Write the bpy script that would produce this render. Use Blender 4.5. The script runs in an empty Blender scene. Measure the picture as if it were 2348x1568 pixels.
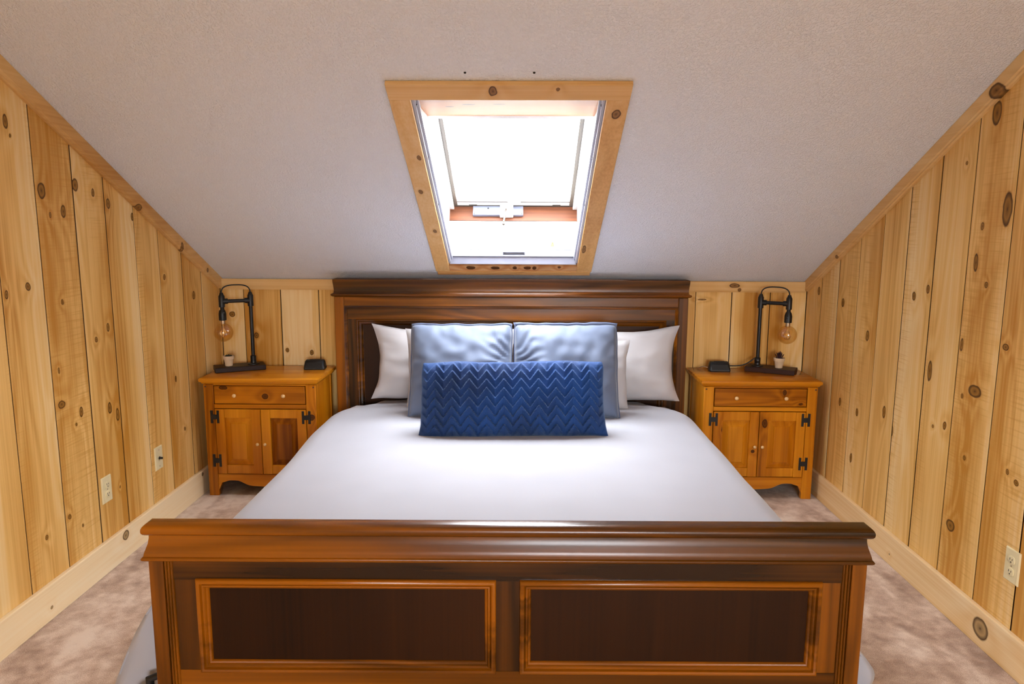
import bpy, math, random
from mathutils import Vector, Matrix, noise
random.seed(7)
SC = bpy.context.scene
COL = SC.collection
sin, cos, PI = math.sin, math.cos, math.pi

# ------------------------------------------------------------------ camera
CX, CZ, CD = 0.0016, 1.4825, 4.3178            # camera x, z and distance from the knee wall
F_PX, PITCH, YAW, ROLL = 1669.17, 0.1526, -0.0159, 0.0044
def camera():
    fwd = Vector((sin(YAW)*cos(PITCH), cos(YAW)*cos(PITCH), -sin(PITCH)))
    right = Vector((cos(YAW), -sin(YAW), 0)); up = right.cross(fwd)
    R = cos(ROLL)*right + sin(ROLL)*up; U = -sin(ROLL)*right + cos(ROLL)*up
    cd = bpy.data.cameras.new('camera'); co = bpy.data.objects.new('camera', cd); COL.objects.link(co)
    cd.sensor_width = 36; cd.sensor_fit = 'HORIZONTAL'; cd.lens = F_PX*36/2348; cd.clip_start = .02; cd.clip_end = 200
    m = Matrix((R, U, -fwd)).transposed().to_4x4(); m.translation = Vector((CX, -CD, CZ)); co.matrix_world = m
    SC.camera = co
camera()

# ------------------------------------------------------------------ room numbers (metres)
XL, XR, HC, SLOPE = -1.814, 1.6726, 1.19, 0.507
TH = math.atan(SLOPE); CT, ST = cos(TH), sin(TH)
YRIDGE, YREAR = -4.95, -7.0
def zc(y): return HC + SLOPE*(-y) if y > YRIDGE else HC + SLOPE*(-YRIDGE) - SLOPE*(YRIDGE - y)
def SL(x, w, t): return (x, -w*CT + t*ST, HC + w*ST + t*CT)      # roof coordinates: across, up the slope, outward
SKX0, SKX1, SKW0, SKW1, SKT = -0.42, 0.30, 0.222, 1.723, 0.225   # roof-light opening
RWX0, RWX1, RWZ0, RWZ1 = 0.0, 1.35, 0.80, 2.00                 # unseen window added behind the camera for fill daylight

# ------------------------------------------------------------------ daylight and exposure
def daylight():
    w = bpy.data.worlds.new('overcast_sky'); SC.world = w; w.use_nodes = True
    nt = w.node_tree; nt.nodes.clear()
    out = nt.nodes.new('ShaderNodeOutputWorld'); bg = nt.nodes.new('ShaderNodeBackground')
    tc = nt.nodes.new('ShaderNodeTexCoord'); sp = nt.nodes.new('ShaderNodeSeparateXYZ')
    rp = nt.nodes.new('ShaderNodeValToRGB')
    rp.color_ramp.elements[0].position = .48; rp.color_ramp.elements[0].color = (.30, .30, .28, 1)   # land
    rp.color_ramp.elements[1].position = .52; rp.color_ramp.elements[1].color = (.96, .98, 1.03, 1)  # cloud
    ma = nt.nodes.new('ShaderNodeMath'); ma.operation = 'MULTIPLY_ADD'; ma.inputs[1].default_value = .5; ma.inputs[2].default_value = .5
    nt.links.new(tc.outputs['Generated'], sp.inputs[0]); nt.links.new(sp.outputs['Z'], ma.inputs[0])
    nt.links.new(ma.outputs[0], rp.inputs[0]); nt.links.new(rp.outputs[0], bg.inputs[0])
    bg.inputs[1].default_value = 18.0
    nt.links.new(bg.outputs[0], out.inputs[0])
    def portal(name, mat, sx, sy):
        l = bpy.data.lights.new(name, 'AREA'); l.shape = 'RECTANGLE'; l.size = sx; l.size_y = sy; l.energy = 1
        l.cycles.is_portal = True
        o = bpy.data.objects.new(name, l); COL.objects.link(o); o.matrix_world = mat
    t = SKT + .16
    c = Vector(SL((SKX0+SKX1)/2, 1.02, t)); X = Vector((1, 0, 0)); N = Vector((0, ST, CT)); Y = N.cross(X)
    m = Matrix((X, Y, N)).transposed().to_4x4(); m.translation = c
    portal('skylight_portal', m, .95, 1.5)
    X = Vector((-1, 0, 0)); N = Vector((0, -1, 0)); Y = N.cross(X)
    m = Matrix((X, Y, N)).transposed().to_4x4(); m.translation = Vector(((RWX0+RWX1)/2, YREAR-.13, (RWZ0+RWZ1)/2))
    portal('fill_window_portal', m, RWX1-RWX0+.1, RWZ1-RWZ0+.1)
daylight()
SC.view_settings.view_transform = 'Standard'; SC.view_settings.look = 'None'
SC.view_settings.gamma = 1.0; SC.view_settings.use_curve_mapping = False
SC.view_settings.exposure = 1.18
SC.cycles.max_bounces = 6; SC.cycles.diffuse_bounces = 4; SC.cycles.glossy_bounces = 3
SC.cycles.transparent_max_bounces = 8; SC.cycles.sample_clamp_indirect = 8
SC.cycles.use_denoising = True; SC.cycles.use_adaptive_sampling = True; SC.cycles.adaptive_threshold = .08; SC.cycles.adaptive_min_samples = 24

# ------------------------------------------------------------------ materials
def lin(r, g, b):
    f = lambda c: ((c/255+.055)/1.055)**2.4 if c > 10 else c/255/12.92
    return (f(r), f(g), f(b), 1)
class NT:
    def __init__(s, name):
        s.m = bpy.data.materials.new(name); s.m.use_nodes = True; s.t = s.m.node_tree; s.t.nodes.clear()
        s.out = s.t.nodes.new('ShaderNodeOutputMaterial'); s.p = s.t.nodes.new('ShaderNodeBsdfPrincipled')
        s.t.links.new(s.p.outputs[0], s.out.inputs[0])
    def n(s, kind, **kw):
        x = s.t.nodes.new('ShaderNode'+kind)
        for k, v in kw.items(): setattr(x, k, v)
        return x
    def l(s, a, b): s.t.links.new(a, b)
    def setin(s, sock, v):
        if hasattr(v, 'is_output'): s.l(v, sock)
        else: sock.default_value = v
    def math(s, op, a, b=0., c=0., clamp=False):
        x = s.n('Math', operation=op, use_clamp=clamp)
        for i, v in enumerate((a, b, c)): s.setin(x.inputs[i], v)
        return x.outputs[0]
    def vmath(s, op, a, b=(0,0,0), c=(0,0,0)):
        x = s.n('VectorMath', operation=op)
        for i, v in enumerate((a, b, c)):
            if i < len(x.inputs): s.setin(x.inputs[i], v)
        return x.outputs['Value'] if op in ('LENGTH', 'DISTANCE', 'DOT_PRODUCT') else x.outputs[0]
    def noise(s, vec, scale, detail=2., rough=.5, dist=0.):
        x = s.n('TexNoise'); s.setin(x.inputs['Vector'], vec); x.inputs['Scale'].default_value = scale
        x.inputs['Detail'].default_value = detail; x.inputs['Roughness'].default_value = rough; x.inputs['Distortion'].default_value = dist
        return x.outputs[0]
    def ramp(s, fac, stops):
        x = s.n('ValToRGB'); s.setin(x.inputs[0], fac); e = x.color_ramp.elements
        while len(e) < len(stops): e.new(.5)
        for i, (p, c) in enumerate(stops):
            e[i].position = p; e[i].color = c if len(c) == 4 else (*c, 1)
        return x.outputs[0]
    def mix(s, fac, a, b, blend='MIX'):
        x = s.n('Mix', data_type='RGBA', blend_type=blend); s.setin(x.inputs[0], fac); s.setin(x.inputs[6], a); s.setin(x.inputs[7], b)
        return x.outputs[2]
    def bump(s, h, strength, dist):
        x = s.n('Bump'); x.inputs['Strength'].default_value = strength; x.inputs['Distance'].default_value = dist
        s.l(h, x.inputs['Height']); s.l(x.outputs[0], s.p.inputs['Normal'])
    def base(s, c): s.setin(s.p.inputs['Base Color'], c)
    def set(s, **kw):
        for k, v in kw.items(): s.setin(s.p.inputs[k.replace('_', ' ')], v)
        return s
M = {}
def plain(name, col, rough=.5, metal=0., **kw):
    n = NT(name); tc = n.n('TexCoord'); v = n.noise(tc.outputs['Object'], 25., 0.)
    n.base(n.mix(v, tuple(c*.93 for c in col[:3])+(1,), tuple(min(1, c*1.06) for c in col[:3])+(1,)))
    n.set(Roughness=rough, Metallic=metal, **kw); M[name] = n.m; return n.m

def wood(name, light, mid, dark, grain='z', knots=(), plane='yz', rough=.45, band=3.2, contrast=1., fine=1., saw=0., vary=.16, coat=0., knotdark=(.075,.026,.007,1), spec=.2):
    """plank timber: stretched growth bands bent round listed knots (u, v, ru, rv)"""
    n = NT(name); tc = n.n('TexCoord'); P = tc.outputs['Object']
    oi = n.n('ObjectInfo'); rnd = oi.outputs['Random']
    cx = n.n('CombineXYZ'); n.l(n.math('MULTIPLY', rnd, 31.), cx.inputs[0]); n.l(n.math('MULTIPLY', rnd, 17.), cx.inputs[1]); n.l(n.math('MULTIPLY', rnd, 53.), cx.inputs[2])
    V = n.vmath('ADD', P, cx.outputs[0])
    sc = {'x': (.07, 1, 1), 'y': (1, .07, 1), 'z': (1, 1, .07)}[grain]
    sf = {'x': (.012, 1, 1), 'y': (1, .012, 1), 'z': (1, 1, .012)}[grain]
    Vs = n.vmath('MULTIPLY', V, sc); Vf = n.vmath('MULTIPLY', V, sf)
    b = n.noise(Vs, band, 1., .45, .35)
    K = None
    if knots:
        wob = n.n('TexNoise'); n.l(P, wob.inputs['Vector']); wob.inputs['Scale'].default_value = 28.; wob.inputs['Detail'].default_value = 1.
        Pw = n.vmath('MULTIPLY_ADD', wob.outputs['Color'], (.008,)*3, P)
        ax = {'x': 0, 'y': 1, 'z': 2}; iu, iv = ax[plane[0]], ax[plane[1]]
        for (u, v, ru, rv) in knots:
            s_ = [0, 0, 0]; o_ = [0, 0, 0]; ru *= .85; rv *= .85; s_[iu] = 1/ru; s_[iv] = 1/rv; o_[iu] = -(u+.004)/ru; o_[iv] = -(v+.004)/rv
            d = n.vmath('LENGTH', n.vmath('MULTIPLY_ADD', Pw, tuple(s_), tuple(o_)))
            K = d if K is None else n.math('SMOOTH_MIN', K, d, .5)
        swirl = n.math('MULTIPLY', n.math('EXPONENT', n.math('MULTIPLY', K, -.45)), .30)
        b = n.math('ADD', b, swirl)
    rings = n.math('MULTIPLY_ADD', n.math('SINE', n.math('MULTIPLY', b, 42.)), .5, .5)
    fib = n.noise(Vf, 95., 1., .6)
    broad = n.noise(Vs, band*.55, 0.)
    g = n.math('ADD', n.math('MULTIPLY', rings, .22*contrast), n.math('MULTIPLY', n.math('SUBTRACT', fib, .5), .55*fine))
    g = n.math('ADD', g, n.math('MULTIPLY', n.math('SUBTRACT', broad, .5), 1.7*contrast))
    g = n.math('ADD', g, n.math('MULTIPLY', n.math('SUBTRACT', rnd, .5), vary), clamp=False)
    col = n.ramp(n.math('ADD', g, .38, clamp=True), [(0., light), (.5, mid), (1., dark)])
    h = fib
    if saw:
        su = n.vmath('MULTIPLY', P, {'z': (6, 6, 160), 'x': (160, 6, 6), 'y': (6, 160, 6)}[grain])
        sw = n.noise(su, 1., 0.); msk = n.ramp(n.noise(Vs, 5., 0.), [(.5, (0,0,0)), (.62, (1,1,1))])
        f = n.math('MULTIPLY', n.math('MULTIPLY', n.math('SUBTRACT', sw, .5), msk), saw)
        col = n.mix(n.math('ADD', f, 0., clamp=True), col, dark)
    if knots:
        halo = n.math('MULTIPLY', n.math('EXPONENT', n.math('MULTIPLY', K, -1.3)), .8, clamp=True)
        col = n.mix(halo, col, dark)
        kc = n.ramp(n.math('MULTIPLY', K, .7), [(0., knotdark), (.12, tuple(min(1., c*.38) for c in dark[:3])+(1,)), (.42, tuple(min(1., c*.62) for c in dark[:3])+(1,)), (.55, tuple(c*.26 for c in dark[:3])+(1,)), (.64, knotdark), (.72, tuple(c*.5 for c in dark[:3])+(1,))])
        kf = n.ramp(n.math('MULTIPLY', K, .7), [(0., (1,1,1)), (.58, (.96,.96,.96)), (.66, (.98,.98,.98)), (.76, (0,0,0))])
        col = n.mix(kf, col, kc)
    n.base(col)
    n.set(Roughness=rough); n.p.inputs['Coat Weight'].default_value = coat; n.p.inputs['Coat Roughness'].default_value = .18
    n.p.inputs['Specular IOR Level'].default_value = spec
    M[name] = n.m; return n.m

PINE_L, PINE_M, PINE_D = lin(247,216,160), lin(236,190,114), lin(200,140,56)
KNL = [(-1.717,1.85,.016,.03),(-1.557,1.621,.026,.036),(-1.436,1.547,.018,.03),(-1.518,1.532,.009,.013),(-1.345,1.655,.022,.03),(-1.225,1.631,.013,.02),
       (-1.117,1.588,.018,.026),(-.928,1.535,.014,.022),(-1.682,1.27,.017,.019),(-1.492,1.194,.01,.012),(-1.193,1.055,.014,.022),(-1.287,1.014,.013,.014),
       (-.663,1.24,.016,.018),(-1.552,.795,.026,.018),(-1.432,.736,.013,.026),(-1.473,.694,.008,.009),(-1.229,.702,.018,.03),(-1.173,.658,.016,.034),
       (-1.567,.337,.013,.013),(-1.489,.268,.007,.009),(-1.711,.314,.011,.012),(-1.797,1.25,.01,.018),(-.616,.707,.012,.02),(-1.551,.931,.008,.014),
       (-1.70,1.805,.006,.008),(-1.20,.33,.006,.008),(-.35,1.12,.02,.026),(-.55,.42,.012,.012)]
KNR = [(-.172,1.149,.022,.028),(-.492,1.114,.02,.026),(-.789,.982,.02,.03),(-1.179,1.21,.017,.022),(-1.282,1.248,.015,.021),(-1.468,1.74,.009,.009),
       (-1.602,1.503,.012,.017),(-1.585,1.371,.015,.04),(-1.659,1.294,.012,.013),(-1.799,1.089,.02,.014),(-1.547,1.058,.012,.03),(-1.35,.918,.02,.05),
       (-1.655,.90,.045,.028),(-1.731,1.561,.03,.07),(-.543,.595,.016,.026),(-.743,.589,.014,.024),(-1.008,.657,.017,.034),(-1.489,.724,.014,.02),
       (-1.096,.592,.01,.028),(-.715,.343,.014,.03),(-1.59,.35,.032,.028),(-1.878,.666,.011,.012),(-1.926,.644,.013,.012),(-1.582,.865,.01,.012),
       (-1.633,.637,.01,.011),(-1.62,1.90,.03,.05),(-1.41,.70,.009,.009),(-2.08,1.3,.03,.03)]
KNB = [(-1.747,.977,.022,.02),(-1.608,.85,.017,.02),(-1.424,.761,.013,.016),(-1.277,.746,.013,.02),(1.058,1.08,.03,.006),(.2,.7,.02,.02)]
def plank(side, y0, y1):
    ks = [k for k in (KNL if side == 'left' else KNR) if y0-.05 < k[0] < y1+.05]
    name = 'pine_clear' if not ks else 'pine_%s_%d' % (side, round(-y1*1000))
    if name not in M: wood(name, PINE_L, PINE_M, PINE_D, 'z', ks, 'yz', saw=1.3, band=8., vary=.2)
    return name
wood('pine_back', PINE_L, PINE_M, PINE_D, 'z', KNB, 'xz', band=8., vary=.2)
BASE_L, BASE_M, BASE_D = lin(252,234,200), lin(247,221,176), lin(230,188,128)
wood('pine_base_left', BASE_L, BASE_M, BASE_D, 'y', [(-1.219,.108,.03,.026),(-.42,.12,.012,.012),(-1.75,.05,.008,.008)], 'yz', contrast=.7)
wood('pine_base_right', BASE_L, BASE_M, BASE_D, 'y', [(-1.857,.072,.052,.046),(-1.2,.05,.006,.006)], 'yz', contrast=.7)
wood('pine_trim', lin(236,198,138), lin(222,174,108), lin(190,134,66), 'y', [(-.896,1.578,.03,.02),(-.49,1.385,.018,.03),(-.2,1.25,.015,.015)], 'yz', contrast=.8)
wood('pine_trim_r', lin(236,198,138), lin(222,174,108), lin(190,134,66), 'y', [(-1.636,1.972,.05,.03),(-.42,1.35,.02,.012)], 'yz', contrast=.8)
wood('pine_trim_x', lin(236,198,138), lin(222,174,108), lin(190,134,66), 'x', [(1.24,1.165,.035,.016),(1.27,1.14,.012,.012)], 'xz', contrast=.8)
wood('pine_casing_x', lin(240,204,150), lin(226,178,114), lin(196,140,78), 'x', [(-.115,1.975,.018,.014),(.12,1.98,.008,.006)], 'xz', contrast=.8, vary=.1)
wood('pine_casing_y', lin(240,204,150), lin(226,178,114), lin(196,140,78), 'y', [(-.47,-.95,.012,.02),(-.45,-.6,.012,.02),(.345,-1.47,.02,.03),(.32,-.42,.012,.05),(-.44,-1.2,.01,.02)], 'xy', contrast=.8, vary=.1)
wood('pine_sill', lin(238,200,150), lin(206,140,84), lin(132,74,32), 'x', [(-.30,1.27,.03,.012),(-.16,1.27,.03,.01),(-.05,1.27,.014,.012),(.02,1.27,.025,.012),(.06,1.27,.012,.012),(.2,1.275,.01,.008)], 'xz', contrast=1.2)
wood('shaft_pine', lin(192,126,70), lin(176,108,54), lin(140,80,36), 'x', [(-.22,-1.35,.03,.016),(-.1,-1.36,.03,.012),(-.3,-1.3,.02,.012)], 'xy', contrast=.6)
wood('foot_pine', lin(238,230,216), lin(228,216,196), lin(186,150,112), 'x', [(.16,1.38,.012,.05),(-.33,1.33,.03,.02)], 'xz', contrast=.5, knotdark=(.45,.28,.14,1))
wood('frame_pine', lin(176,118,86), lin(134,80,52), lin(74,42,26), 'x', contrast=1.5, band=5.)
CH_L, CH_M, CH_D = lin(160,90,8), lin(104,57,4), lin(42,22,2)
wood('cherry_x', CH_L, CH_M, CH_D, 'x', rough=.27, contrast=1.05, fine=.5, coat=.08, spec=.38, vary=0., band=9.)
wood('cherry_z', CH_L, CH_M, CH_D, 'z', rough=.29, contrast=1.05, fine=.5, coat=.08, spec=.38, vary=0., band=9.)
wood('cherry_panel', lin(66,34,8), lin(50,25,5), lin(30,14,3), 'z', rough=.42, contrast=.6, fine=.9, coat=.0, vary=.05, spec=.2)
HO_L, HO_M, HO_D = lin(226,148,28), lin(196,116,11), lin(126,64,4)
hk = dict(rough=.26, contrast=.95, fine=.6, coat=.3, vary=.12, band=8., knotdark=(.07,.02,.006,1))
wood('honey_x', HO_L, HO_M, HO_D, 'x', **hk)
wood('honey_z', HO_L, HO_M, HO_D, 'z', **hk)
wood('honey_drawer_a', HO_L, HO_M, HO_D, 'x', [(.03,.572,.022,.018),(-.2,.62,.03,.014)], 'xz', **hk)
wood('honey_drawer_b', HO_L, HO_M, HO_D, 'x', [(.13,.61,.013,.02),(.22,.545,.012,.008)], 'xz', **hk)
wood('honey_post_a', HO_L, HO_M, HO_D, 'z', [(.285,.455,.02,.02)], 'xz', **hk)
wood('honey_door_b', HO_L, HO_M, HO_D, 'z', [(.03,.435,.018,.03),(-.027,.275,.012,.012),(-.20,.40,.007,.02),(-.19,.33,.006,.012)], 'xz', **hk)
wood('lamp_board', lin(58,34,26), lin(40,22,17), lin(24,13,10), 'x', rough=.5, spec=.3)

def ceiling_mat():
    n = NT('orange_peel_plaster'); tc = n.n('TexCoord'); P = tc.outputs['Object']
    a = n.noise(P, 130., 1., .6); b = n.noise(P, 60., 0., .5)
    h = n.math('ADD', n.ramp(a, [(.45, (0,0,0)), (.62, (1,1,1))]), n.math('MULTIPLY', b, .6))
    n.base(n.mix(n.noise(P, 1.2, 0.), lin(234,238,248), lin(238,242,251))); n.bump(h, .55, .0045); n.set(Roughness=.85); M['ceiling'] = n.m
ceiling_mat()
def carpet_mat():
    n = NT('plush_carpet'); tc = n.n('TexCoord'); P = tc.outputs['Object']
    Q = n.vmath('MULTIPLY', P, (1., .55, 1.))
    a = n.noise(Q, 5.5, 2., .6, .8); b = n.noise(P, 20., 2., .6); c = n.noise(P, 340., 1., .7)
    f = n.math('ADD', n.math('MULTIPLY', a, .75), n.math('MULTIPLY', b, .38)); f = n.math('ADD', f, n.math('MULTIPLY', n.math('SUBTRACT', c, .5), .5))
    n.base(n.ramp(f, [(.38, lin(150,118,96)), (.55, lin(196,166,144)), (.70, lin(228,208,190))]))
    h = n.math('ADD', n.math('MULTIPLY', c, .35), n.math('MULTIPLY', b, 1.2)); n.bump(h, .5, .012)
    n.set(Roughness=.95, Sheen_Weight=.3, Sheen_Roughness=.5); M['carpet'] = n.m
carpet_mat()
def fabric(name, c1, c2, rough=.85, sheen=.2, weave=900., bump=.12, soft=None):
    n = NT(name); tc = n.n('TexCoord'); P = tc.outputs['Object']
    n.base(n.mix(n.noise(P, 7., 0.), c1, c2))
    n.bump(n.math('ADD', n.noise(P, weave, 0.), n.math('MULTIPLY', n.noise(P, 14., 1.), 2.)), bump, .002)
    n.set(Roughness=rough, Sheen_Weight=sheen, Sheen_Roughness=.4); M[name] = n.m; return n
fabric('duvet_cotton', lin(172,173,182), lin(178,179,188), bump=.1)
fabric('pillow_cotton', lin(198,196,199), lin(204,202,205), bump=.1)
fabric('sham_linen', lin(94,106,130), lin(110,122,146), rough=.68, sheen=.3, bump=.2)
fabric('sham_edge', lin(84,94,120), lin(98,108,134), rough=.7)
def velvet():
    n = NT('blue_plush'); tc = n.n('TexCoord'); P = tc.outputs['Object']
    f = n.noise(P, 260., 3., .7); f2 = n.ramp(n.noise(P, 4.5, 2.), [(.3, (0,0,0)), (.7, (1,1,1))])
    n.base(n.mix(n.math('ADD', n.math('MULTIPLY', f, .5), n.math('MULTIPLY', f2, .5)), lin(5,16,46), lin(12,76,150)))
    n.bump(f, .6, .004); n.set(Roughness=.75, Sheen_Weight=.35, Sheen_Roughness=.35, Sheen_Tint=(.5,.72,1.,1)); M['plush'] = n.m
velvet()
plain('white_pvc', lin(236,234,232), .4)
plain('track_white', lin(186,188,202), .35)
plain('sash_grey', lin(88,80,70), .4)
plain('seal_dark', lin(60,52,44), .7)
plain('operator_grey', lin(124,130,150), .4)
plain('blind_grey', lin(140,142,158), .4)
plain('steel', lin(120,112,104), .3, .9)
plain('black_iron', lin(20,19,20), .42)
plain('black_plastic', lin(14,14,15), .45)
plain('almond_plastic', lin(236,222,178), .35)
plain('slot_dark', lin(40,32,22), .6)
plain('knob_wood', lin(240,200,140), .25)
plain('peg_dark', lin(70,36,14), .5)
plain('pot_clay', lin(224,196,160), .7)
plain('soil', lin(36,30,22), .9)
plain('succulent_green', lin(44,50,30), .6)
plain('succulent_dark', lin(58,30,38), .6)
plain('gap_dark', lin(46,30,16), .9)
plain('plank_edge_shade', lin(74,40,16), .9)  # dark tone standing in for the shade inside the plank grooves
plain('roof_dark', lin(120,110,100), .9)
plain('wall_paint', lin(232,222,206), .8)
plain('cord_black', lin(22,22,22), .5)
plain('filament', lin(250,214,150), .25, .8)
plain('brass_cap', lin(196,176,150), .3, .9)
plain('mattress_white', lin(225,225,228), .9)
def glass(name, tint, refl, rough=0.0):
    n = NT(name); n.t.nodes.remove(n.p)
    tr = n.n('BsdfTransparent'); tr.inputs[0].default_value = tint; gl = n.n('BsdfGlossy'); gl.inputs['Roughness'].default_value = rough
    fr = n.n('LayerWeight'); fr.inputs[0].default_value = .5; mx = n.n('MixShader')
    n.l(n.math('MULTIPLY_ADD', n.math('POWER', fr.outputs['Facing'], 4.), .5, refl), mx.inputs[0]); n.l(tr.outputs[0], mx.inputs[1]); n.l(gl.outputs[0], mx.inputs[2]); n.l(mx.outputs[0], n.out.inputs[0]); M[name] = n.m
glass('window_glass', (.97,.98,.98,1), .04)
glass('bulb_glass', (.96,.84,.60,1), .16, .03)

# ------------------------------------------------------------------ mesh helpers
class MB:
    def __init__(s): s.v = []; s.f = []
    def add(s, vs, fs):
        o = len(s.v); s.v += [tuple(p) for p in vs]; s.f += [tuple(i+o for i in f) for f in fs]; return s
    def box(s, x0, x1, y0, y1, z0, z1, fn=None):
        vs = [(x, y, z) for z in (z0, z1) for y in (y0, y1) for x in (x0, x1)]
        if fn: vs = [fn(*p) for p in vs]
        return s.add(vs, [(0,2,3,1),(4,5,7,6),(0,1,5,4),(2,6,7,3),(0,4,6,2),(1,3,7,5)])
    def prism(s, poly, ext):          # poly: list of 3D points, ext: vector
        n = len(poly); e = Vector(ext); vs = [tuple(p) for p in poly] + [tuple(Vector(p)+e) for p in poly]
        return s.add(vs, [tuple(range(n-1,-1,-1)), tuple(range(n,2*n))] + [(i,(i+1)%n,n+(i+1)%n,n+i) for i in range(n)])
    def loops(s, loops, close=True, cap0=True, cap1=True):
        n = len(loops[0]); vs = [p for l in loops for p in l]; fs = []
        for i in range(len(loops)-1):
            for j in range(n if close else n-1):
                k = (j+1) % n; fs.append((i*n+j, i*n+k, (i+1)*n+k, (i+1)*n+j))
        if cap0: fs.append(tuple(range(n-1,-1,-1)))
        if cap1: fs.append(tuple(range((len(loops)-1)*n, len(loops)*n)))
        return s.add(vs, fs)
    def stack(s, cx, cy, a, b, prof): # rectangular mouldings: (ox, oy, z)
        return s.loops([[(cx-a-ox,cy-b-oy,z),(cx+a+ox,cy-b-oy,z),(cx+a+ox,cy+b+oy,z),(cx-a-ox,cy+b+oy,z)] for ox,oy,z in prof])
    def frame(s, x0, x1, z0, z1, prof):  # mitred frame facing -y: (inward, y)
        L = [[(x0+d,y,z0+d),(x1-d,y,z0+d),(x1-d,y,z1-d),(x0+d,y,z1-d)] for d,y in prof]
        return s.loops(L, True, False, False)
    def lathe(s, c, prof, n=20, axis='z'):
        def P(r, h, a):
            q = (r*cos(a), r*sin(a), h)
            if axis == 'y': q = (q[0], -q[2], q[1])
            if axis == 'x': q = (q[2], q[0], q[1])
            return (c[0]+q[0], c[1]+q[1], c[2]+q[2])
        return s.loops([[P(r,h,2*PI*i/n) for i in range(n)] for r,h in prof])
    def tube(s, pts, r, n=10):
        pts = [Vector(p) for p in pts]; L = []; prev = None
        for i, p in enumerate(pts):
            t = (pts[min(i+1,len(pts)-1)] - pts[max(i-1,0)]).normalized()
            u = prev - t*prev.dot(t) if prev is not None else (Vector((0,0,1)) if abs(t.z) < .9 else Vector((1,0,0))).cross(t)
            u.normalize(); prev = u; w = t.cross(u); rr = r[i] if isinstance(r, (list, tuple)) else r
            L.append([tuple(p + rr*(cos(2*PI*k/n)*u + sin(2*PI*k/n)*w)) for k in range(n)])
        return s.loops(L)
    def build(s, name, mat, parent=None, smooth=None, bevel=0., loc=None, rotz=None):
        me = bpy.data.meshes.new(name); me.from_pydata(s.v, [], s.f); me.update()
        import bmesh
        b = bmesh.new(); b.from_mesh(me); bmesh.ops.recalc_face_normals(b, faces=b.faces); b.to_mesh(me); b.free()
        if smooth is not None:
            me.polygons.foreach_set('use_smooth', [True]*len(me.polygons)); me.set_sharp_from_angle(angle=math.radians(smooth))
        o = bpy.data.objects.new(name, me); COL.objects.link(o); me.materials.append(M[mat])
        if parent is not None: o.parent = parent
        if loc: o.location = loc
        if rotz is not None: o.rotation_euler = (0, 0, rotz)
        if bevel:
            m = o.modifiers.new('bevel', 'BEVEL'); m.width = bevel; m.segments = 2; m.limit_method = 'ANGLE'; m.angle_limit = math.radians(50); m.harden_normals = False
        return o
def empty(name, loc=(0,0,0), rotz=0.):
    o = bpy.data.objects.new(name, None); COL.objects.link(o); o.location = loc; o.rotation_euler = (0,0,rotz); o.empty_display_size = .1; return o
def tag(o, label, cat, group=None):
    o['label'] = label; o['category'] = cat
    if group: o['group'] = group
    return o
def struct(o, label, cat):
    o['kind'] = 'structure'; o['label'] = label; o['category'] = cat; return o
def copy_tree(o, parent=None):
    c = o.copy(); COL.objects.link(c); c.parent = parent
    for ch in o.children: copy_tree(ch, c)
    return c

def shade_edges(o, axis):               # groove shade painted as a dark colour on the long plank edges
    o.data.materials.append(M['plank_edge_shade'])
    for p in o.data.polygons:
        if abs(p.normal[axis]) > .95: p.material_index = 1
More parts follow.
